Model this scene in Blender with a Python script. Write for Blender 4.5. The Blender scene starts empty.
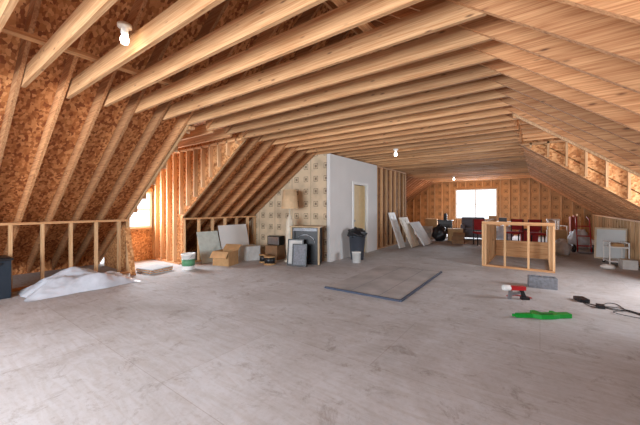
import bpy, math, random
from mathutils import Vector, Matrix, Euler, noise
random.seed(4)
S=bpy.context.scene
S.view_settings.view_transform='Standard'
S.view_settings.look='None'
S.view_settings.exposure=0.30

def lin(c):
    r=[]
    for v in c:
        v/=255.0
        r.append(v/12.92 if v<=0.04045 else ((v+0.055)/1.055)**2.4)
    return (r[0],r[1],r[2],1)

# ---------------------------------------------------------------- materials
def newmat(name):
    m=bpy.data.materials.new(name); m.use_nodes=True
    nt=m.node_tree; b=nt.nodes['Principled BSDF']
    return m,nt,b
def plain(name,col,rough=.7,metal=0,var=.08,scale=8,trans=0,emit=None,es=0):
    m,nt,b=newmat(name)
    n=nt.nodes.new('ShaderNodeTexNoise'); n.inputs['Scale'].default_value=scale
    n.inputs['Detail'].default_value=4
    tc=nt.nodes.new('ShaderNodeTexCoord'); nt.links.new(tc.outputs['Object'],n.inputs['Vector'])
    r=nt.nodes.new('ShaderNodeValToRGB')
    c=lin(col)
    r.color_ramp.elements[0].position=.3; r.color_ramp.elements[1].position=.7
    r.color_ramp.elements[0].color=tuple(max(0,v*(1-var*2)) for v in c[:3])+(1,)
    r.color_ramp.elements[1].color=tuple(min(1,v*(1+var)) for v in c[:3])+(1,)
    nt.links.new(n.outputs['Fac'],r.inputs['Fac']); nt.links.new(r.outputs['Color'],b.inputs['Base Color'])
    b.inputs['Roughness'].default_value=rough; b.inputs['Metallic'].default_value=metal
    if trans: b.inputs['Transmission Weight'].default_value=trans; b.inputs['IOR'].default_value=1.1
    if emit:
        b.inputs['Emission Color'].default_value=lin(emit); b.inputs['Emission Strength'].default_value=es
    return m
def wood(name,c0,c1,axis,rv=.25):
    m,nt,b=newmat(name); N=nt.nodes.new; L=nt.links.new
    tc=N('ShaderNodeTexCoord'); mp=N('ShaderNodeMapping')
    sc=[75,75,75]; sc[axis]=2.0
    mp.inputs['Scale'].default_value=sc
    L(tc.outputs['Object'],mp.inputs['Vector'])
    geo=N('ShaderNodeNewGeometry')
    add=N('ShaderNodeVectorMath'); add.operation='ADD'
    mul=N('ShaderNodeMath'); mul.operation='MULTIPLY'; mul.inputs[1].default_value=40
    L(geo.outputs['Random Per Island'],mul.inputs[0])
    L(mp.outputs['Vector'],add.inputs[0]); L(mul.outputs[0],add.inputs[1])
    n=N('ShaderNodeTexNoise'); n.inputs['Scale'].default_value=1.0; n.inputs['Detail'].default_value=3
    n.inputs['Distortion'].default_value=.6
    L(add.outputs[0],n.inputs['Vector'])
    r=N('ShaderNodeValToRGB'); r.color_ramp.elements[0].position=.32; r.color_ramp.elements[1].position=.66
    r.color_ramp.elements[0].color=lin(c0); r.color_ramp.elements[1].color=lin(c1)
    L(n.outputs['Fac'],r.inputs['Fac'])
    mp2=N('ShaderNodeMapping'); s2=[12,12,12]; s2[axis]=3.6; mp2.inputs['Scale'].default_value=s2
    L(tc.outputs['Object'],mp2.inputs['Vector'])
    v=N('ShaderNodeTexVoronoi'); v.inputs['Scale'].default_value=1; L(mp2.outputs['Vector'],v.inputs['Vector'])
    kr=N('ShaderNodeValToRGB'); kr.color_ramp.elements[0].position=.05; kr.color_ramp.elements[1].position=.15
    kr.color_ramp.elements[0].color=(.22,.16,.12,1); kr.color_ramp.elements[1].color=(1,1,1,1)
    L(v.outputs['Distance'],kr.inputs['Fac'])
    mx=N('ShaderNodeMixRGB'); mx.blend_type='MULTIPLY'; mx.inputs[0].default_value=.85
    L(r.outputs['Color'],mx.inputs[1]); L(kr.outputs['Color'],mx.inputs[2])
    hs=N('ShaderNodeHueSaturation')
    mr=N('ShaderNodeMapRange'); mr.inputs[3].default_value=1-rv; mr.inputs[4].default_value=1+rv*.5
    L(geo.outputs['Random Per Island'],mr.inputs[0]); L(mr.outputs[0],hs.inputs['Value'])
    L(mx.outputs[0],hs.inputs['Color']); L(hs.outputs[0],b.inputs['Base Color'])
    b.inputs['Roughness'].default_value=.75
    return m
def osb(name,c0,c1,c2,sc=(14,22,14)):
    m,nt,b=newmat(name); N=nt.nodes.new; L=nt.links.new
    tc=N('ShaderNodeTexCoord'); mp=N('ShaderNodeMapping'); mp.inputs['Scale'].default_value=sc
    L(tc.outputs['Object'],mp.inputs['Vector'])
    nz=N('ShaderNodeTexNoise'); nz.inputs['Scale'].default_value=2; L(mp.outputs[0],nz.inputs['Vector'])
    mixv=N('ShaderNodeMixRGB'); mixv.inputs[0].default_value=.25
    L(mp.outputs[0],mixv.inputs[1]); L(nz.outputs['Color'],mixv.inputs[2])
    v=N('ShaderNodeTexVoronoi'); v.inputs['Scale'].default_value=2.2; L(mixv.outputs[0],v.inputs['Vector'])
    r=N('ShaderNodeValToRGB'); e=r.color_ramp.elements
    e[0].position=.1; e[0].color=lin(c0); e[1].position=.9; e[1].color=lin(c2)
    k=e.new(.45); k.color=lin(c1)
    sep=N('ShaderNodeSeparateColor'); L(v.outputs['Color'],sep.inputs[0]); L(sep.outputs[0],r.inputs['Fac'])
    L(r.outputs['Color'],b.inputs['Base Color']); b.inputs['Roughness'].default_value=.8
    return m
def kraft(name,c,cd,axes,cell=.27):
    # paper-faced insulation printed with a grid of dark square logos
    m,nt,b=newmat(name); N=nt.nodes.new; L=nt.links.new
    tc=N('ShaderNodeTexCoord'); sp=N('ShaderNodeSeparateXYZ'); L(tc.outputs['Object'],sp.inputs[0])
    def M(op,a,bb=None,cc=None):
        n=N('ShaderNodeMath'); n.operation=op
        for i,q in enumerate((a,bb,cc)):
            if q is None: continue
            if isinstance(q,(int,float)): n.inputs[i].default_value=q
            else: L(q,n.inputs[i])
        return n.outputs[0]
    u=M('DIVIDE',sp.outputs[axes[0]],cell); w=M('DIVIDE',sp.outputs[axes[1]],cell)
    fu=M('ABSOLUTE',M('SUBTRACT',M('FRACT',u),.5)); fw=M('ABSOLUTE',M('SUBTRACT',M('FRACT',w),.5))
    d=M('MAXIMUM',fu,fw)
    ins=M('LESS_THAN',d,.22)
    hole=M('GREATER_THAN',M('ABSOLUTE',M('SUBTRACT',d,.14)),.035)
    f=M('MULTIPLY',M('MULTIPLY',ins,hole),.72)
    su=M('LESS_THAN',M('ABSOLUTE',M('SUBTRACT',M('FRACT',M('DIVIDE',sp.outputs[axes[0]],cell*2)),.5)),.012)
    f=M('MAXIMUM',f,M('MULTIPLY',su,.5))
    n=N('ShaderNodeTexNoise'); n.inputs['Scale'].default_value=3; L(tc.outputs['Object'],n.inputs['Vector'])
    r=N('ShaderNodeValToRGB'); r.color_ramp.elements[0].color=tuple(x*.75 for x in lin(c)[:3])+(1,); r.color_ramp.elements[1].color=lin(c)
    r.color_ramp.elements[0].position=.3; r.color_ramp.elements[1].position=.6
    L(n.outputs['Fac'],r.inputs['Fac'])
    mx=N('ShaderNodeMixRGB'); L(f,mx.inputs[0]); L(r.outputs[0],mx.inputs[1]); mx.inputs[2].default_value=lin(cd)
    L(mx.outputs[0],b.inputs['Base Color']); b.inputs['Roughness'].default_value=.7
    return m

W0=(184,128,80); W1=(222,174,126)
woodX=wood('lumber_x',W0,W1,0,.34); woodY=wood('lumber_y',W0,W1,1); woodZ=wood('lumber_z',(200,150,102),(232,192,146),2)
woodR=wood('rafter_lumber',(164,106,64),(210,156,108),0,.38)
OSB=osb('osb_roof',(142,78,38),(190,122,68),(222,160,104),(12,20,12))
OSBW=osb('osb_wall',(172,112,66),(204,144,90),(228,176,122),(16,16,16))
KR=kraft('kraft_paper',(224,202,170),(88,64,46),(0,2),.33)
KRB=kraft('kraft_paper_far',(206,154,102),(105,72,46),(0,2),.4)
KRX=kraft('kraft_paper_side',(176,132,90),(95,72,52),(1,2))
DRY=plain('drywall',(228,227,225),.8,var=.02,scale=2)
WHITE=plain('white_paint',(235,235,232),.5,var=.02)
BLACK=plain('black_plastic',(28,28,32),.4)
DARK=plain('dark_metal',(45,42,42),.35,.6)
GREY=plain('grey_concrete',(135,138,145),.9,var=.15,scale=25)
CARD=plain('cardboard',(185,145,100),.85)
TAN=plain('tan_paint',(226,200,150),.6,var=.03)
RED=plain('red_plastic',(180,30,35),.4)
GREEN=plain('green_plastic',(10,150,50),.4)
PLAST=plain('plastic_sheet',(205,212,222),.35,var=.08,scale=6)
SHADE=plain('lamp_shade_linen',(222,190,150),.8)
STEEL=plain('steel',(170,170,175),.3,.9)
BULB=plain('bulb_glow',(255,244,220),.4,emit=(255,240,215),es=18)

# floor
FL,nt,b=newmat('plywood_floor'); N=nt.nodes.new; L=nt.links.new
tc=N('ShaderNodeTexCoord')
br=N('ShaderNodeTexBrick'); br.inputs['Scale'].default_value=1; br.inputs['Brick Width'].default_value=2.44; br.inputs['Row Height'].default_value=1.22
br.inputs['Mortar Size'].default_value=.004; br.inputs['Mortar Smooth'].default_value=.9
br.inputs['Color1'].default_value=lin((205,206,209)); br.inputs['Color2'].default_value=lin((199,199,201)); br.inputs['Mortar'].default_value=lin((176,172,170))
mpb=N('ShaderNodeMapping'); L(tc.outputs['Object'],mpb.inputs[0]); L(mpb.outputs[0],br.inputs['Vector'])
def nramp(scale,detail,rough,dist,p0,p1,col,vec):
    n=N('ShaderNodeTexNoise'); n.inputs['Scale'].default_value=scale; n.inputs['Detail'].default_value=detail; n.inputs['Roughness'].default_value=rough; n.inputs['Distortion'].default_value=dist
    L(vec,n.inputs['Vector'])
    r=N('ShaderNodeValToRGB'); r.color_ramp.elements[0].position=p0; r.color_ramp.elements[1].position=p1
    r.color_ramp.elements[0].color=col+(1,); r.color_ramp.elements[1].color=(1,1,1,1); L(n.outputs['Fac'],r.inputs['Fac']); return r.outputs[0]
mpg=N('ShaderNodeMapping'); mpg.inputs['Scale'].default_value=(1.0,6,1); L(tc.outputs['Object'],mpg.inputs[0])
A=nramp(.6,10,.74,.6,.40,.60,(.80,.765,.735),tc.outputs['Object'])
B=nramp(1.6,6,.6,2.2,.36,.58,(.91,.885,.855),mpg.outputs[0])
Cc=nramp(3.2,9,.82,.5,.36,.46,(.72,.68,.65),tc.outputs['Object'])
Dd=nramp(22,4,.7,0,.30,.5,(.90,.89,.875),tc.outputs['Object'])
def mul(a,b_):
    m_=N('ShaderNodeMixRGB'); m_.blend_type='MULTIPLY'; m_.inputs[0].default_value=1; L(a,m_.inputs[1]); L(b_,m_.inputs[2]); return m_.outputs[0]
o_=mul(mul(mul(mul(br.outputs['Color'],A),B),Cc),Dd)
L(o_,b.inputs['Base Color']); b.inputs['Roughness'].default_value=.85; b.inputs['Specular IOR Level'].default_value=.25

# ---------------------------------------------------------------- mesh builder
ROOM=('wall_','floor','ceiling','window_1','window_2','door','trim','rafters','ridge')
class MB:
    def __init__(s): s.v=[]; s.f=[]; s.m=[]; s.mats=[]; s.sm=[]
    def mi(s,m):
        if m not in s.mats: s.mats.append(m)
        return s.mats.index(m)
    def add(s,vs,fs,m,smooth=False):
        o=len(s.v); s.v+= [tuple(p) for p in vs]; k=s.mi(m)
        for f in fs: s.f.append([o+i for i in f]); s.m.append(k); s.sm.append(smooth)
    def box(s,x0,x1,y0,y1,z0,z1,m,M=None):
        vs=[Vector(p) for p in [(x0,y0,z0),(x1,y0,z0),(x1,y1,z0),(x0,y1,z0),(x0,y0,z1),(x1,y0,z1),(x1,y1,z1),(x0,y1,z1)]]
        if M: vs=[M@p for p in vs]
        s.add(vs,[(0,3,2,1),(4,5,6,7),(0,1,5,4),(1,2,6,5),(2,3,7,6),(3,0,4,7)],m)
    def prism(s,pts,a0,a1,m,plane='xz',M=None):
        n=len(pts)
        if plane=='xz': vs=[(p[0],a0,p[1]) for p in pts]+[(p[0],a1,p[1]) for p in pts]
        elif plane=='yz': vs=[(a0,p[0],p[1]) for p in pts]+[(a1,p[0],p[1]) for p in pts]
        else: vs=[(p[0],p[1],a0) for p in pts]+[(p[0],p[1],a1) for p in pts]
        vs=[Vector(v) for v in vs]
        if M: vs=[M@v for v in vs]
        s.add(vs,[tuple(range(n)),tuple(range(2*n-1,n-1,-1))]+[(i,i+n,(i+1)%n+n,(i+1)%n) for i in range(n)],m)
    def lathe(s,prof,m,seg=24,M=None,smooth=True):
        vs=[];fs=[]
        for r,z in prof:
            for i in range(seg):
                a=2*math.pi*i/seg; vs.append(Vector((r*math.cos(a),r*math.sin(a),z)))
        for j in range(len(prof)-1):
            for i in range(seg):
                fs.append((j*seg+i,j*seg+(i+1)%seg,(j+1)*seg+(i+1)%seg,(j+1)*seg+i))
        if M: vs=[M@v for v in vs]
        s.add(vs,fs,m,smooth)
    def tube(s,pts,r,m,seg=8):
        vs=[];fs=[]
        pts=[Vector(p) for p in pts]
        for i,p in enumerate(pts):
            t=(pts[min(i+1,len(pts)-1)]-pts[max(i-1,0)]).normalized()
            a=t.cross(Vector((0,0,1)))
            if a.length<.01: a=t.cross(Vector((1,0,0)))
            a.normalize(); c=t.cross(a)
            for k in range(seg):
                q=2*math.pi*k/seg; vs.append(p+a*r*math.cos(q)+c*r*math.sin(q))
        for j in range(len(pts)-1):
            for i in range(seg):
                fs.append((j*seg+i,j*seg+(i+1)%seg,(j+1)*seg+(i+1)%seg,(j+1)*seg+i))
        fs.append(tuple(range(seg))); fs.append(tuple(range((len(pts)-1)*seg,len(pts)*seg)))
        s.add(vs,fs,m,True)
    def blob(s,c,r,m,amp=.18,fq=3.0,seed=0,seg=28,rings=18,flat=True):
        vs=[];fs=[]
        for j in range(rings+1):
            th=math.pi*j/rings
            for i in range(seg):
                a=2*math.pi*i/seg
                d=Vector((math.sin(th)*math.cos(a),math.sin(th)*math.sin(a),math.cos(th)))
                k=1+amp*noise.noise(d*fq+Vector((seed*7.3,seed,0)))+amp*.5*noise.noise(d*fq*2.7+Vector((seed,3,seed)))
                p=Vector((d.x*r[0]*k,d.y*r[1]*k,d.z*r[2]*k))+Vector(c)
                if flat and p.z<.004: p.z=.004
                vs.append(p)
        for j in range(rings):
            for i in range(seg):
                fs.append((j*seg+i,(j+1)*seg+i,(j+1)*seg+(i+1)%seg,j*seg+(i+1)%seg))
        s.add(vs,fs,m,True)
    def build(s,name,parent=None,bevel=0):
        org=Vector((0,0,0))
        if parent is None and not name.startswith(ROOM):
            xs=[p[0] for p in s.v]; ys_=[p[1] for p in s.v]; zs=[p[2] for p in s.v]
            org=Vector(((min(xs)+max(xs))/2,(min(ys_)+max(ys_))/2,min(zs)))
            s.v=[(p[0]-org.x,p[1]-org.y,p[2]-org.z) for p in s.v]
        me=bpy.data.meshes.new(name); me.from_pydata(s.v,[],s.f); me.update()
        for m in s.mats: me.materials.append(m)
        me.polygons.foreach_set('material_index',s.m); me.polygons.foreach_set('use_smooth',s.sm)
        import bmesh
        bm=bmesh.new(); bm.from_mesh(me); bmesh.ops.recalc_face_normals(bm,faces=bm.faces); bm.to_mesh(me); bm.free()
        o=bpy.data.objects.new(name,me); S.collection.objects.link(o); o.location=org
        if parent: o.parent=parent
        if bevel:
            q=o.modifiers.new('bevel','BEVEL'); q.width=bevel; q.segments=2; q.limit_method='ANGLE'
        return o
def T(x,y,z,rz=0,rx=0,ry=0): return Matrix.Translation((x,y,z))@Euler((rx,ry,rz)).to_matrix().to_4x4()

# ---------------------------------------------------------------- dimensions
H=2.77; KL=-4.8; KR_=-.33; TL=.70; TR=.75; RV=.235
XR=-2.488; ZR=H+TL*(XR-KL)
KNL=-7.1; KNR=1.9
Y0=-3.0; Y1=18.0
def zin(x): return H+TL*(x-KL) if x<XR else H-TR*(x-KR_)
XLE=KL-H/TL; XRE=KR_+H/TR
DL=(2.88,4.06); DR=(5.4,8.0); DXL=-8.45; DXR=3.0

f=MB(); f.box(XLE-.1,XRE+.1,Y0-.1,Y1+.1,-.2,0,FL); f.build('floor')

c=MB(); th=.02
def sheet(xa,xb,ya,yb):
    c.prism([(xa,zin(xa)+RV),(xb,zin(xb-1e-6 if xb==XR else xb)+RV),(xb,zin(xb)+RV+th),(xa,zin(xa)+RV+th)],ya,yb,OSB)
sheet(KL,XR,Y0,Y1); 
for a,bb in ((Y0,DL[0]),(DL[1],Y1)): sheet(XLE,KL,a,bb)
c.prism([(XR,ZR+RV),(KR_,H+RV),(KR_,H+RV+th),(XR,ZR+RV+th)],Y0,Y1,OSB)
for a,bb in ((Y0,DR[0]),(DR[1],Y1)): c.prism([(KR_,H+RV),(XRE,RV),(XRE,RV+th),(KR_,H+RV+th)],a,bb,OSB)
c.box(XLE-.02,XLE,Y0,DL[0],.0,RV+.01,OSB); c.box(XLE-.02,XLE,DL[1],Y1,.0,RV+.01,OSB); c.box(XRE,XRE+.02,Y0,Y1,.0,RV+.01,OSB)
c.box(DXL-.1,KL,DL[0],DL[1],H+.2,H+.22,OSB)
c.box(KR_,DXR+.1,DR[0],DR[1],H+.2,H+.22,OSB)
ceiling=c.build('ceiling')
j=MB(); y=Y0+.22; ys=[]
while y<Y1-.05: ys.append(y); y+=.4
for y in ys:
    dz=random.uniform(-.01,.01); dy=random.uniform(-.012,.012)
    j.box(KL-.02,KR_+.02,y+dy,y+dy+.038,H+dz,H+.185+dz,woodX)
for y in (2.98,3.38,3.78): j.box(DXL,KL-.1,y,y+.04,H+.01,H+.195,woodX)
y=DR[0]+.25
while y<DR[1]-.1: j.box(KR_+.05,DXR,y,y+.04,H+.01,H+.195,woodX); y+=.4
j.build('ceiling_joists',ceiling)
r=MB()
for y in ys:
    ya,yb=y-.054,y-.016
    xe=KL+.02 if DL[0]+.02<yb and ya<DL[1]-.02 else XLE+.02
    r.prism([(xe,zin(xe)),(XR,ZR),(XR,ZR+RV-.004),(xe,zin(xe)+RV-.004)],ya,yb,woodR)
    xe=KR_ if DR[0]<yb and ya<DR[1] else XRE-.02
    r.prism([(XR,ZR),(xe,zin(xe)),(xe,zin(xe)+RV-.004),(XR,ZR+RV-.004)],ya,yb,woodR)
for ya in (DL[0]-.05,DL[1]+.005):
    r.prism([(XLE+.02,zin(XLE+.02)),(KL,H),(KL,H+RV-.01),(XLE+.02,zin(XLE+.02)+RV-.01)],ya,ya+.042,woodZ)
for ya in (DR[0]-.05,DR[1]+.005):
    r.prism([(KR_,H),(XRE-.02,.02),(XRE-.02,RV),(KR_,H+RV-.01)],ya,ya+.042,woodZ)
r.build('rafters',ceiling)
r=MB(); r.box(XR-.02,XR+.02,Y0,Y1,ZR-.08,ZR+RV-.02,woodY)
for x in (-3.9,-1.25):
    r.box(x-.045,x+.045,Y0,Y1,H+.213,H+.253,woodY)
r.build('ridge_beam',ceiling)

# ---------------------------------------------------------------- walls
def knee(mb,x,ya,yb,top,step=.4,gap=None):
    mb.box(x-.045,x+.045,ya,yb,0,.04,woodY); mb.box(x-.045,x+.045,ya,yb,top-.04,top,woodY)
    y=ya
    while y<yb-.02:
        mb.box(x-.044,x+.044,y,y+.04,.04,top-.04,woodZ); y+=step
    mb.box(x-.044,x+.044,yb-.04,yb,.04,top-.04,woodZ)
w=MB()
knee(w,KNL,Y0+.05,DL[0]-.02,1.14); knee(w,KNL,DL[1]+.02,6.40,1.13); knee(w,KNL,6.6,Y1-.05,1.13)
wy0,wy1,wz0,wz1=3.2,3.96,.85,1.8
for a in ((DL[0],wy0,0,H+.2),(wy1,DL[1],0,H+.2),(wy0,wy1,0,wz0),(wy0,wy1,wz1,H+.2)):
    w.box(DXL-.02,DXL,a[0],a[1],a[2],a[3],OSBW)
for y in (2.9,3.15,3.98): w.box(DXL,DXL+.09,y,y+.04,.04,H,woodZ)
w.box(DXL,DXL+.09,wy0,wy1,wz0-.04,wz0,woodY); w.box(DXL,DXL+.09,wy0,wy1,wz1,wz1+.09,woodY)
def cheek(mb,y,side,xo,xk,knx,studs):
    s=1 if xo>xk else -1
    pts=[(xo,0),(knx,0),(knx,zin(knx)),(xk,H),(xk,H+.2),(xo,H+.2)]
    mb.prism(pts,y+side*.0,y+side*.015,OSBW)
    x=xk+s*.15
    while abs(x-xk)<abs(xo-xk)-.05:
        zb=zin(x)+.02 if abs(x-xk)<abs(knx-xk) else .04
        mb.box(min(x,x+s*.04),max(x,x+s*.04),min(y,y-side*.09),max(y,y-side*.09),zb,H,woodZ)
        x+=s*studs
    mb.box(min(xo,xk),max(xo,xk),min(y,y-side*.09),max(y,y-side*.09),H-.04,H,woodX)
    mb.box(min(xo,knx),max(xo,knx),min(y,y-side*.09),max(y,y-side*.09),0,.04,woodX)
cheek(w,DL[1],1,DXL,KL,KNL,.3); cheek(w,DL[0],-1,DXL,KL,KNL,.4)
w.build('wall_left')
w=MB()
knee(w,KNR,Y0+.05,DR[0]-.02,1.08); knee(w,KNR,DR[1]+.02,Y1-.05,1.08)
cheek(w,DR[1],1,DXR,KR_,KNR,.3); cheek(w,DR[0],-1,DXR,KR_,KNR,.4)
w.box(DXR,DXR+.02,DR[0],DR[1],0,.8,OSBW); w.box(DXR,DXR+.02,DR[0],DR[1],2.1,H+.2,OSBW)
w.box(DXR,DXR+.02,DR[0],5.9,.8,2.1,OSBW); w.box(DXR,DXR+.02,7.3,DR[1],.8,2.1,OSBW)
w.build('wall_right')
def gable(name,y,dy,wx0,wx1,z0,z1,mat):
    w=MB(); a,b2=sorted((y,y+dy))
    def rz(x): return zin(x)+RV-.005
    w.prism([(XLE,0),(wx0,0),(wx0,rz(wx0)),(XLE,rz(XLE))],a,b2,mat)
    w.prism([(wx1,0),(XRE,0),(XRE,rz(XRE)),(wx1,rz(wx1))],a,b2,mat)
    w.prism([(wx0,0),(wx1,0),(wx1,z0),(wx0,z0)],a,b2,mat)
    w.prism([(wx0,z1),(wx1,z1),(wx1,rz(wx1)),(XR,ZR+RV),(wx0,rz(wx0))],a,b2,mat)
    s=-1 if dy>0 else 1
    x=XLE+.6
    while x<XRE-.5:
        if x+.04<wx0 or x>wx1: w.box(x,x+.04,min(y,y+s*.09),max(y,y+s*.09),0,zin(x)-.02,woodZ)
        else: w.box(x,x+.04,min(y,y+s*.09),max(y,y+s*.09),0,z0-.04,woodZ); w.box(x,x+.04,min(y,y+s*.09),max(y,y+s*.09),z1+.1,H,woodZ)
        x+=.406
    w.box(wx0-.04,wx0,min(y,y+s*.09),max(y,y+s*.09),0,z1+.1,woodZ); w.box(wx1,wx1+.04,min(y,y+s*.09),max(y,y+s*.09),0,z1+.1,woodZ)
    w.box(wx0,wx1,min(y,y+s*.09),max(y,y+s*.09),z0-.04,z0,woodX); w.box(wx0,wx1,min(y,y+s*.09),max(y,y+s*.09),z1,z1+.1,woodX)
    return w.build(name)
gable('wall_far',Y1,.02,-3.77,-1.79,.75,2.35,KRB)
gable('wall_back',Y0,-.02,-4.6,-.4,.7,2.4,OSBW)  # rear opening is invented, as a way in for fill light
def windowx(name,x0,x1,y,z0,z1,nx):
    w=MB(); t=.05
    w.box(x0,x1,y,y+.07,z0,z0+t,WHITE); w.box(x0,x1,y,y+.07,z1-t,z1,WHITE)
    n=nx
    for i in range(n+1):
        x=x0+(x1-x0-t)*i/n; w.box(x,x+t,y,y+.07,z0+t,z1-t,WHITE)
    zm=(z0+z1)/2; w.box(x0+t,x1-t,y+.01,y+.06,zm-.02,zm+.02,WHITE)
    return w.build(name)
windowx('window_1',-3.77,-1.79,Y1-.03,.75,2.35,2)
w=MB()
for a in ((wy0,wy0+.05,wz0,wz1),(wy1-.05,wy1,wz0,wz1),(wy0+.05,wy1-.05,wz0,wz0+.05),(wy0+.05,wy1-.05,wz1-.05,wz1),(wy0+.05,wy1-.05,1.31,1.35)):
    w.box(DXL-.03,DXL+.04,a[0],a[1],a[2],a[3],WHITE)
w.build('window_2')

w=MB(); PX=-4.33; PY=6.42
w.prism([(KNL-.3,0),(PX-.1,0),(PX-.1,H),(KL,H),(KNL-.3,zin(KNL-.3))],PY,PY+.09,KR)
w.build('wall_partition_end')
w=MB(); dy0,dy1,dz=7.62,8.44,2.06
w.box(PX-.11,PX,PY,dy0,0,H-.01,DRY); w.box(PX-.11,PX,dy1,9.17,0,H-.01,DRY); w.box(PX-.11,PX,dy0,dy1,dz,H-.01,DRY)
w.build('wall_partition')
w=MB()
knee(w,PX-.05,9.19,11.85,H-.01,.4)
w.box(PX-.125,PX-.11,9.19,11.85,0.0,H-.01,KRX)
w.build('wall_partition_studs')
d=MB(); d.box(PX-.09,PX-.05,dy0+.02,dy1-.02,.01,dz-.02,TAN)
for (a,b2,z0,z1) in ((.12,.38,.2,.9),(.44,.70,.2,.9),(.12,.38,1.05,1.9),(.44,.70,1.05,1.9)):
    d.box(PX-.052,PX-.043,dy0+a,dy0+b2,z0,z1,TAN)
d.blob((PX-.02,dy0+.09,1.0),(.03,.03,.03),STEEL,amp=0,flat=False,seg=12,rings=8)
d.build('door_1',bevel=.003)
d=MB(); d.box(PX,PX+.02,dy0-.07,dy0+.01,0,dz+.07,WHITE); d.box(PX,PX+.02,dy1-.01,dy1+.07,0,dz+.07,WHITE); d.box(PX,PX+.02,dy0+.01,dy1-.01,dz-.01,dz+.07,WHITE)
d.build('trim_1')

# ---------------------------------------------------------------- stair guard rail
g=MB(); gx0,gx1,gy0,gy1,gt=-1.12,.26,8.15,10.2,1.03
def rail(ax,a0,a1,k,sp):
    def bx(p0,p1,z0,z1,m):
        if ax=='x': g.box(p0,p1,k-.045,k+.045,z0,z1,m)
        else: g.box(k-.045,k+.045,p0,p1,z0,z1,m)
    wm=woodX if ax=='x' else woodY
    bx(a0,a1,0,.04,wm); bx(a0,a1,gt-.04,gt,wm); bx(a0,a1,gt,gt+.03,wm)
    n=max(2,round((a1-a0)/sp))
    for i in range(n+1):
        p=a0+(a1-a0-.04)*i/n; bx(p,p+.04,.04,gt-.04,woodZ)
rail('x',gx0,gx1,gy0,.46); rail('y',gy0+.05,gy1,gx0+.045,.3); rail('y',gy0+.05,gy1,gx1-.045,.4)
g.box(gx0+.05,gx0+.09,gy0-.045,gy0+.045,.04,gt-.04,woodZ)
g.box(gx0+.09,gx1-.09,gy1-.06,gy1-.02,0,.45,woodX)
g.build('stair_guard_framing')

# ---------------------------------------------------------------- objects
p=MB(); PLY=plain('grey_board',(182,178,176),.8,var=.14,scale=2); EDG=plain('board_edge',(66,76,96),.6)
M=T(-2.36,5.55,0,math.radians(1))
p.box(-.67,.66,-1.22,1.21,.0,.016,PLY,M); p.box(.66,.69,-1.24,1.21,0,.03,EDG,M)
p.box(-.67,.66,-1.25,-1.22,0,.03,EDG,M); p.box(-.67,.69,1.21,1.22,0,.017,DARK,M)
for q in (-.2,.3): p.box(q-.005,q+.005,-1.21,1.2,.016,.0165,GREY,M)
p.build('hatch_panel')
t=MB(); nx,ny=60,90; vs=[];fs=[]
for i in range(nx):
    for k in range(ny):
        u=i/(nx-1)*2-1; v=k/(ny-1)*2-1
        e=max(0,1-(u*u)**1.6)*max(0,1-(v*v)**2.2)
        q=Vector((u*1.6,v*2.2,.3))
        z=.006+e*(.15+.10*noise.noise(q*.9+Vector((3,1,0)))+.06*noise.noise(q*2.0)+.05*(0.3-abs(noise.noise(q*2.6)))+.12*math.exp(-((v+.1)/.5)**2))
        x=-6.52+u*.45*(1+.1*noise.noise(Vector((v*2,1,4)))); y2=1.88+v*.78*(1+.08*noise.noise(Vector((u*2,7,4))))
        vs.append((x,y2,max(.004,z)))
for i in range(nx-1):
    for k in range(ny-1): fs.append((i*ny+k,(i+1)*ny+k,(i+1)*ny+k+1,i*ny+k+1))
t.add(vs,fs,PLAST,True); t.build('plastic_sheeting')
t=MB()
def tote(mb,M,w,d,h,m,ml):
    mb.prism([(-w*.44,0),(w*.44,0),(w*.5,h),(-w*.5,h)],-d*.46,d*.46,m,'xz',M)
    mb.box(-w*.53,w*.53,-d*.53,d*.53,h,h+.035,ml,M); mb.box(-w*.45,w*.45,-d*.45,d*.45,h+.035,h+.05,ml,M)
    mb.box(w*.5,w*.56,-d*.15,d*.15,h-.06,h-.02,ml,M); mb.box(-w*.56,-w*.5,-d*.15,d*.15,h-.06,h-.02,ml,M)
tote(t,T(-6.78,.85,0),.4,.34,.58,plain('tote_dark',(34,46,58),.4),BLACK); t.build('lidded_storage_bin',bevel=.008)
t=MB(); SC=plain('scrap',(175,180,182),.8)
for i in range(5): t.box(-.25+random.uniform(-.03,.03),.25,-.25,.25,i*.02,i*.02+.019,SC if i%2==0 else OSBW,T(-6.78,3.25,0,.06*i))
t.build('scrap_board_stack')
t=MB(); t.box(-.01,.01,-.05,.05,0,1.0,OSBW,T(-6.7,2.78,0.005,0,0,-.28)); t.build('leaning_board')
t=MB(); Mb=T(-6.4,3.8,0)
t.lathe([(0,.0),(.125,0),(.13,.01),(.148,.33),(.158,.33),(.158,.35),(.15,.36),(.145,.36),(.14,.33),(.12,.02),(0,.02)],WHITE,28,Mb)
t.lathe([(.134,.09),(.136,.09),(.144,.24),(.142,.24)],plain('green_label',(90,150,110),.5),28,Mb)
t.tube([Mb@Vector((.158*math.cos(a),.158*math.sin(a)*.2-.0-.16*math.sin(a),.33-.14*math.sin(a))) for a in [math.pi*i/14 for i in range(15)]],.004,STEEL)
t.build('plastic_bucket')
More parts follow.
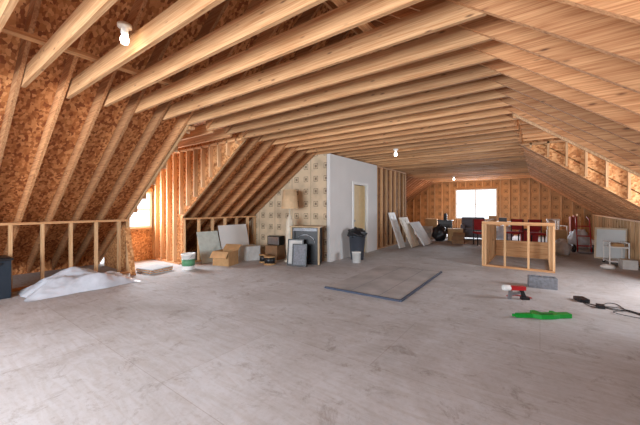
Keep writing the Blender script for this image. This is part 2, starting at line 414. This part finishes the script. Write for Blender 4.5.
def carton(name,x,y,rz,w,d,h,open_=True,m=CARD):
    t=MB(); M=T(x,y,0,rz); e=.008
    t.box(-w/2,w/2,-d/2,-d/2+e,0,h,m,M); t.box(-w/2,w/2,d/2-e,d/2,0,h,m,M); t.box(-w/2,-w/2+e,-d/2+e,d/2-e,0,h,m,M); t.box(w/2-e,w/2,-d/2+e,d/2-e,0,h,m,M)
    t.box(-w/2+e,w/2-e,-d/2+e,d/2-e,0,e,m,M)
    if open_:
        t.box(-w/2,w/2,0,d*.45,-e/2,e/2,m,M@T(0,d/2,h,0,.7)); t.box(-w/2,w/2,-d*.45,0,-e/2,e/2,m,M@T(0,-d/2,h,0,.9))
    else:
        t.box(-w/2,w/2,-d/2,-.003,h,h+e,m,M); t.box(-w/2,w/2,.003,d/2,h,h+e,m,M)
        t.box(-w/2,w/2,-.03,.03,h+e,h+e+.002,TAN,M)
    return t.build(name)
WC=plain('white_carton',(205,205,202),.8); BC=plain('brown_carton',(140,105,75),.8)
carton('cardboard_box',-6.2,4.65,.3,.45,.4,.34)
carton('shipping_carton',-6.3,5.5,-.2,.42,.38,.36,False,WC)
def sheetlean(name,y0,y1,h,xb,wallx,z0,m,th=.015):
    t=MB(); a=math.atan2(xb-wallx,h); t.box(0,th,y0,y1,0,h,m,T(xb,0,z0,0,0,-a)); return t.build(name)
TEAL=plain('green_board',(198,206,198),.7)
sheetlean('drywall_sheet',5.0,5.95,.92,-6.78,-7.01,.006,DRY)
sheetlean('wallboard_offcut',4.35,4.95,.8,-6.72,-6.98,.006,TEAL)
carton('brown_parcel',-5.8,5.95,.1,.4,.35,.36,False,BC)
t=MB(); t.box(-.2,.2,-.12,.12,.36+.02,.62,DARK,T(-5.8,5.98,0,.1)); t.box(-.18,.18,-.125,-.12,.4,.6,STEEL,T(-5.8,5.98,0,.1)); t.build('microwave_oven',bevel=.01)
t=MB()
for i,(cx,cy,rr) in enumerate(((-5.35,5.3,.15),(-5.68,5.4,.11))):
    M=T(cx,cy,.0)
    t.lathe([(0,0),(rr,0),(rr,.02),(rr*.45,.02),(rr*.45,.18),(rr,.18),(rr,.2),(0,.2)],CARD,24,M)
    t.lathe([(rr*.46,.03),(rr*.85,.04),(rr*.85,.165),(rr*.46,.175)],BLACK,24,M)
t.build('cable_spools')
t=MB(); M=T(-5.2,5.86,0)
t.lathe([(0,0),(.13,0),(.135,.03),(.08,.07),(.075,.12),(.10,.35),(.11,.75),(.09,1.05),(.05,1.15),(.02,1.2),(.015,1.42),(0,1.42)],plain('lamp_base',(222,212,192),.5),28,M)
t.lathe([(.22,1.36),(.175,1.84),(.17,1.84),(.215,1.36)],SHADE,32,M)
t.blob((-5.2,5.86,1.52),(.035,.035,.05),WHITE,amp=0,flat=False,seg=12,rings=8)
t.build('floor_lamp')
t=MB(); M=T(-4.72,5.98,0,.35)
fw,fh,fd=.37,.9,.2
LW=plain('light_wood_trim',(190,165,130),.6)
t.box(-fw,-fw+.04,-fd,-fd+.05,0,fh,LW,M); t.box(fw-.04,fw,-fd,-fd+.05,0,fh,LW,M)
t.box(-fw-.02,fw+.02,-fd-.02,fd,fh,fh+.03,LW,M)
t.box(-fw+.04,fw-.04,-fd+.06,fd,0.0,fh-.01,BLACK,M)
for q in ((-fw+.04,fw-.04,0,.1),(-fw+.04,fw-.04,fh-.1,fh-.01),(-fw+.04,-fw+.1,.1,fh-.1),(fw-.1,fw-.04,.1,fh-.1)): t.box(q[0],q[1],-fd+.02,-fd+.06,q[2],q[3],BLACK,M)
for i in range(3): t.box(-fw+.09,fw-.09,-fd+.01,-fd+.02,.025+.025*i,.035+.025*i,DARK,M)
for i in range(3): t.box(-fw+.07,fw-.07,-fd+.01,-fd+.02,fh-.085+.025*i,fh-.075+.025*i,STEEL,M)
t.tube([M@Vector((.24*math.cos(math.pi*q/16),-fd+.035,.52+.2*math.sin(math.pi*q/16))) for q in range(17)],.006,STEEL)
t.build('fireplace_insert',bevel=.004)
# thin black frames leaning on the insert
t=MB()
for i in range(2):
    M=T(-4.74+.16*i,5.52-.035*i,.012,.35,-.13)
    w2,h2=.2-.02*i,.62-.1*i
    for q in ((-w2,-w2+.03,0,h2),(w2-.03,w2,0,h2),(-w2+.03,w2-.03,0,.03),(-w2+.03,w2-.03,h2-.03,h2)): t.box(q[0],q[1],-.012,.012,q[2],q[3],BLACK,M)
    t.box(-w2+.03,w2-.03,0.002,.008,.03,h2-.03,GREY if i else WC,M)
t.build('picture_frames')
t=MB(); M=T(-3.98,7.2,0)
t.lathe([(0,0),(.17,0),(.175,.02),(.215,.6),(.235,.6),(.24,.63),(.22,.64),(.2,.6),(.16,.04),(0,.04)],plain('grey_bin',(70,75,85),.5),28,M)
t.blob((-3.98,7.2,.68),(.25,.25,.15),BLACK,.35,3,2,flat=False)
t.build('trash_can')
t=MB(); M=T(-3.75,6.75,0)
t.lathe([(0,0),(.1,0),(.11,.25),(.118,.25),(.118,.27),(0,.275)],WHITE,24,M); t.build('paint_pail')
for i,(nm,a,b2,h,xb,m,ln) in enumerate((('leaning_door',9.75,10.25,1.25,-3.8,WHITE,.42),('leaning_door',10.2,11.0,1.1,-3.55,plain('beige_panel',(225,210,185),.6),.5),('leaning_door',10.9,11.9,.95,-3.35,DRY,.6))):
    t=MB(); al=math.atan2(ln,h); M=T(xb,0,0.016,0,0,-al)
    t.box(0,.035,a,b2,0,h,m,M)
    for (q0,q1,s0,s1) in ((.08,.46,.08,.45),(.54,.92,.08,.45),(.08,.46,.52,.92),(.54,.92,.52,.92)):
        t.box(.035,.042,a+(b2-a)*q0,a+(b2-a)*q1,h*s0,h*s1,m,M)
    t.build(nm,bevel=.004)
# far clutter
t=MB(); t.blob((-3.35,13.0,.3),(.27,.26,.32),BLACK,.25,2.5,3); t.blob((-3.35,13.0,.58),(.1,.1,.1),BLACK,.4,4,5,flat=False); t.build('trash_bag')
carton('moving_box',-2.85,13.5,.3,.55,.45,.5,False); carton('open_carton',-2.55,12.6,.1,.42,.38,.28,True,BC)
carton('tall_carton',-4.4,15.6,.2,.55,.5,.8,False); carton('toy_box',-4.2,14.0,.1,.5,.4,.4,True,WC)
def armchair(name,x,y,rz,AC):
    t=MB(); M=T(x,y,0,rz)
    t.box(-.45,.45,-.42,.42,.1,.42,AC,M); t.box(-.45,.45,.25,.45,.42,.95,AC,M); t.box(-.5,-.32,-.42,.4,.1,.62,AC,M); t.box(.32,.5,-.42,.4,.1,.62,AC,M); t.box(-.31,.31,-.4,.24,.42,.52,AC,M)
    for sx in (-.4,.4):
        for sy in (-.35,.35): t.box(sx-.03,sx+.03,sy-.03,sy+.03,0,.1,woodZ,M)
    t.build(name,bevel=.03)
armchair('armchair',-2.35,14.6,.2,plain('grey_upholstery',(110,108,116),.9))
REDU=plain('red_upholstery',(160,38,40),.9)
def chair(name,x,y,rz,mseat,mleg):
    t=MB(); M=T(x,y,0,rz)
    t.box(-.22,.22,-.22,.22,.42,.49,mseat,M); t.box(-.21,.21,.19,.24,.55,.95,mseat,M)
    for sx in (-.19,.19):
        t.box(sx-.018,sx+.018,-.21,-.174,0,.42,mleg,M); t.box(sx-.018,sx+.018,.186,.224,0,.95,mleg,M)
    t.build(name,bevel=.01)
chair('red_chair',-.75,13.3,-.3,REDU,DARK); chair('red_chair',-.1,13.2,.25,REDU,DARK)
chair('red_chair',-1.75,12.5,.5,REDU,DARK)
t=MB(); t.blob((-1.2,14.4,.3),(.32,.3,.34),plain('white_bag',(220,222,228),.5),.3,2.5,9); t.build('white_sack')
t=MB(); tote(t,T(-.35,14.3,0,.1),.6,.45,.5,RED,BLACK); t.build('red_lidded_bin',bevel=.008)
t=MB(); M=T(-3.6,15.0,0,.2)
t.box(-.3,.3,-.25,.25,.15,.75,BLACK,M); t.box(-.34,.34,-.3,.3,.75,.79,BLACK,M); t.box(-.2,.2,-.27,-.25,.25,.62,DARK,M)
for sx in (-.25,.25):
    for sy in (-.2,.2): t.box(sx-.02,sx+.02,sy-.02,sy+.02,0,.15,BLACK,M)
t.lathe([(.08,.79),(.08,1.1)],BLACK,16,M); t.build('wood_stove',bevel=.01)
t=MB(); M=T(-1.6,15.9,0,.05)
t.box(-.6,.6,-.35,.35,.7,.74,WHITE,M)
for sx in (-.5,.5):
    for sy in (-.28,.28): t.box(sx-.02,sx+.02,sy-.02,sy+.02,0,.7,STEEL,M)
t.box(-.3,.0,-.2,.15,.742,1.0,CARD,M); t.box(.1,.4,-.2,.15,.742,.92,DARK,M)
t.build('folding_table')
t=MB(); M=T(.55,15.3,0,.5)
t.box(-.25,.25,-.25,.25,.42,.46,WHITE,M) 
for i in range(5): t.box(-.23+.1*i,-.17+.1*i,.22,.25,.46,.85,WHITE,M)
t.box(-.25,.25,.22,.26,.85,.92,WHITE,M)
for sx in (-.23,.23):
    for sy in (-.22,.22): t.box(sx-.02,sx+.02,sy-.02,sy+.02,0,.42,WHITE,M)
    t.box(sx-.025,sx+.025,-.25,.25,.64,.67,WHITE,M); t.box(sx-.02,sx+.02,-.24,-.2,.46,.64,WHITE,M)
t.build('patio_chair')
# right-side clutter
t=MB(); t.blob((.5,11.4,.2),(.22,.21,.24),plain('pale_bag',(215,218,225),.6),.3,2.5,12); t.build('laundry_bag')
t=MB(); t.blob((1.05,13.3,.3),(.28,.28,.34),plain('blue_bag',(215,220,230),.6),.3,2.5,15); t.build('plastic_bag')
carton('storage_carton',.5,14.2,.2,.5,.4,.55,False)
t=MB(); M=T(1.1,12.2,0,.3,-.12); M0=T(1.1,12.2,0,.3)
for sx in (-.17,.17): t.tube([M@Vector((sx,0,.03)),M@Vector((sx,0,1.0)),M@Vector((sx*.8,.08,1.12))],.016,RED)
for z in (.2,.5,.8): t.box(-.16,.16,-.012,.012,z,z+.03,RED,M)
t.box(-.19,.19,-.22,.0,.02,.035,STEEL,M0)
for sx in (-.24,.24): t.lathe([(.03,-.03),(.12,-.03),(.125,0),(.12,.03),(.03,.03)],BLACK,20,M0@T(sx,.1,.125,0,0,math.pi/2))
t.tube([M0@Vector((-.24,.1,.125)),M0@Vector((.24,.1,.125))],.012,STEEL)
t.build('hand_truck')
t=MB(); LF=plain('pale_wood_frame',(220,200,170),.6); PG=plain('frosted_pane',(222,230,232),.2,var=.02)
for i in range(2):
    M=T(1.50,11.0+.12*i,0.01,-.25,-.2)
    t.box(-.28,.28,-.004,.004,.04,.80,PG,M)
    for q in ((-.31,-.28,0,.84),(.28,.31,0,.84),(-.28,.28,0,.04),(-.28,.28,.80,.84)): t.box(q[0],q[1],-.018,.018,q[2],q[3],LF,M)
t.build('leaning_window_sash')
carton('white_box',1.62,9.7,.1,.25,.3,.2,False,WC)
t=MB(); M=T(1.5,10.25,0,.1)
for z in (.08,.42): t.box(-.18,.18,-.25,.25,z,z+.03,WHITE,M)
for sx in (-.17,.17):
    for sy in (-.24,.24): t.box(sx-.012,sx+.012,sy-.012,sy+.012,.03,.55,WHITE,M); t.lathe([(0,-.01),(.03,-.01),(.03,.01),(0,.01)],BLACK,12,M@T(sx,sy,.03,0,math.pi/2))
for sx in (-.17,.17): t.box(sx-.012,sx+.012,-.25,.25,.53,.555,WHITE,M)
t.box(-.1,.1,-.18,.1,.45,.52,CARD,M)
t.build('utility_cart')
t=MB(); t.blob((1.25,9.4,.05),(.12,.09,.06),WHITE,.3,3,22); t.build('crumpled_rag')
t=MB()
for i in range(6): t.box(.0,.035,.0,.14,0,1.0+.12*random.random(),plain('stained_board',(150+10*i,70,50),.6) if i<4 else woodZ,T(1.0+.055*i,15.6,0.005,.3,-.05))
t.build('leaning_lumber')
t=MB(); M=T(.03,6.55,0,.15)
t.box(-.2,.2,-.1,-.07,0,.19,GREY,M); t.box(-.2,.2,.07,.1,0,.19,GREY,M)
for x in (-.2,-.015,.17): t.box(x,x+.03,-.07,.07,0,.19,GREY,M)
t.build('concrete_block',bevel=.004)
t=MB(); M=T(-.27,5.5,0,.5)
t.box(-.12,.1,-.035,.035,.14,.20,RED,M); t.lathe([(0,-.02),(.04,-.02),(.045,.0),(.045,.07),(.035,.09),(0,.09)],WHITE,20,M@T(-.13,0,.17,0,0,-math.pi/2))
t.prism([(.02,.14),(.07,.14),(.12,.02),(.06,.02)],-.02,.02,BLACK,'xz',M); t.box(.04,.15,-.035,.035,0,.04,BLACK,M)
t.prism([(-.13,.13),(-.08,.13),(-.1,.0),(-.15,.0)],-.015,.015,STEEL,'xz',M)
t.prism([(-.12,.05),(.06,.09),(.06,.12),(-.12,.09)],-.012,.012,STEEL,'xz',M)
t.tube([M@Vector(v) for v in ((.15,0,.03),(.22,.05,.01),(.2,.15,.008),(.05,.2,.008),(-.1,.14,.008))],.008,RED)
t.build('nail_gun',bevel=.005)
t=MB(); M=T(0.0,4.78,0.0,.62)@Matrix.Rotation(-math.pi/2,4,'X')
F=[(-.32,.0),(-.1,-.01),(-.06,-.1),(0,-.1),(.02,-.02),(.16,-.02),(.17,-.08),(.21,-.08),(.22,-.02),(.36,-.03),(.36,.06),(.2,.07),(.1,.1),(-.05,.1),(-.12,.05),(-.32,.04)]
F=[(x,-y) for x,y in F]
t.prism(F,-.055,-.003,GREEN,'xz',M)
t.prism([(-.36,-.005),(-.32,-.005),(-.32,-.035),(-.36,-.035)],-.045,-.015,GREEN,'xz',M)
t.prism([(-.04,-.03),(.14,-.02),(.12,-.07),(-.02,-.07)],-.0605,-.055,plain('dark_green',(10,110,45),.4),'xz',M)
t.build('toy_blaster',bevel=.006)
t=MB()
t.box(-.06,.06,-.09,.09,0,.05,BLACK,T(.5,5.95,0,.4)); t.box(-.04,.04,-.05,.05,0,.045,BLACK,T(.68,5.7,0,.1))
for k in range(4):
    pts=[]
    for i in range(40):
        q=i/39; pts.append((.52+q*(.9+.1*k)+.07*noise.noise(Vector((q*5,k*3,1)))*2,5.9-q*(.2+.25*k)+.16*noise.noise(Vector((q*4,k*5,9)))*2,.006))
    t.tube(pts,.0045,BLACK,6)
pts=[(.95+.16*math.cos(a)+.02*math.sin(3*a),5.55+.13*math.sin(a)+.0,.012+.004*math.sin(a*2)) for a in [i*.35 for i in range(40)]]
t.tube(pts,.0045,BLACK,6)
t.build('extension_cord')
def bulb(x,y,z,pw):
    t=MB(); M=T(x,y,z)
    t.lathe([(0,.11),(.055,.11),(.055,.085),(.03,.07),(.028,.03),(0,.03)],WHITE,20,M)
    t.lathe([(.014,.03),(.03,0),(.034,-.025),(.026,-.05),(0,-.062)],BULB,20,M)
    o=t.build('ceiling_bulb')
    l=bpy.data.lights.new('bulb_light','POINT'); l.energy=pw; l.color=(1,.92,.82); l.shadow_soft_size=.1
    lo=bpy.data.objects.new('bulb_light',l); S.collection.objects.link(lo)
    lo.parent=o; lo.location=(0,0,-.13)
    return o
bulb(-2.86,1.12,2.84,30); bulb(-2.75,6.84,2.655,50); bulb(-3.1,14.44,2.655,45); bulb(-3.6,-1.56,2.655,22)  # last one is an added, unseen bulb that brightens the near end

# ---------------------------------------------------------------- light
def area(name,loc,rot,sx,sy,pw,col=(1,1,1)):
    l=bpy.data.lights.new(name,'AREA'); l.shape='RECTANGLE'; l.size=sx; l.size_y=sy; l.energy=pw; l.color=col
    o=bpy.data.objects.new(name,l); o.location=loc; o.rotation_euler=rot; S.collection.objects.link(o); return o
C=(.84,.92,1)
area('added_fill_back',(-2.5,Y0+.05,1.55),(math.radians(90),0,0),4.1,1.7,430,C)  # added soft fill from behind the camera, at the invented rear opening
area('daylight_far_window',(-2.78,Y1-.15,1.55),(math.radians(-90),0,0),1.9,1.5,260,C)
area('daylight_dormer_left',(DXL+.12,3.58,1.4),(0,math.radians(-90),0),.9,.7,75,C)
area('daylight_dormer_right',(DXR-.05,6.6,1.45),(0,math.radians(90),0),1.2,1.3,100,C)
wd=bpy.data.worlds.new('World'); S.world=wd; wd.use_nodes=True
bg=wd.node_tree.nodes['Background']; bg.inputs[0].default_value=(.86,.93,1,1); bg.inputs[1].default_value=1.8

cam=bpy.data.cameras.new('camera'); co=bpy.data.objects.new('camera',cam); S.collection.objects.link(co)
cam.sensor_width=36; cam.lens=304/640*36; cam.shift_y=-5.5/640; cam.clip_start=.05
co.location=(0,0,1.4); co.rotation_euler=(math.radians(90),0,math.atan(220/304))
S.camera=co
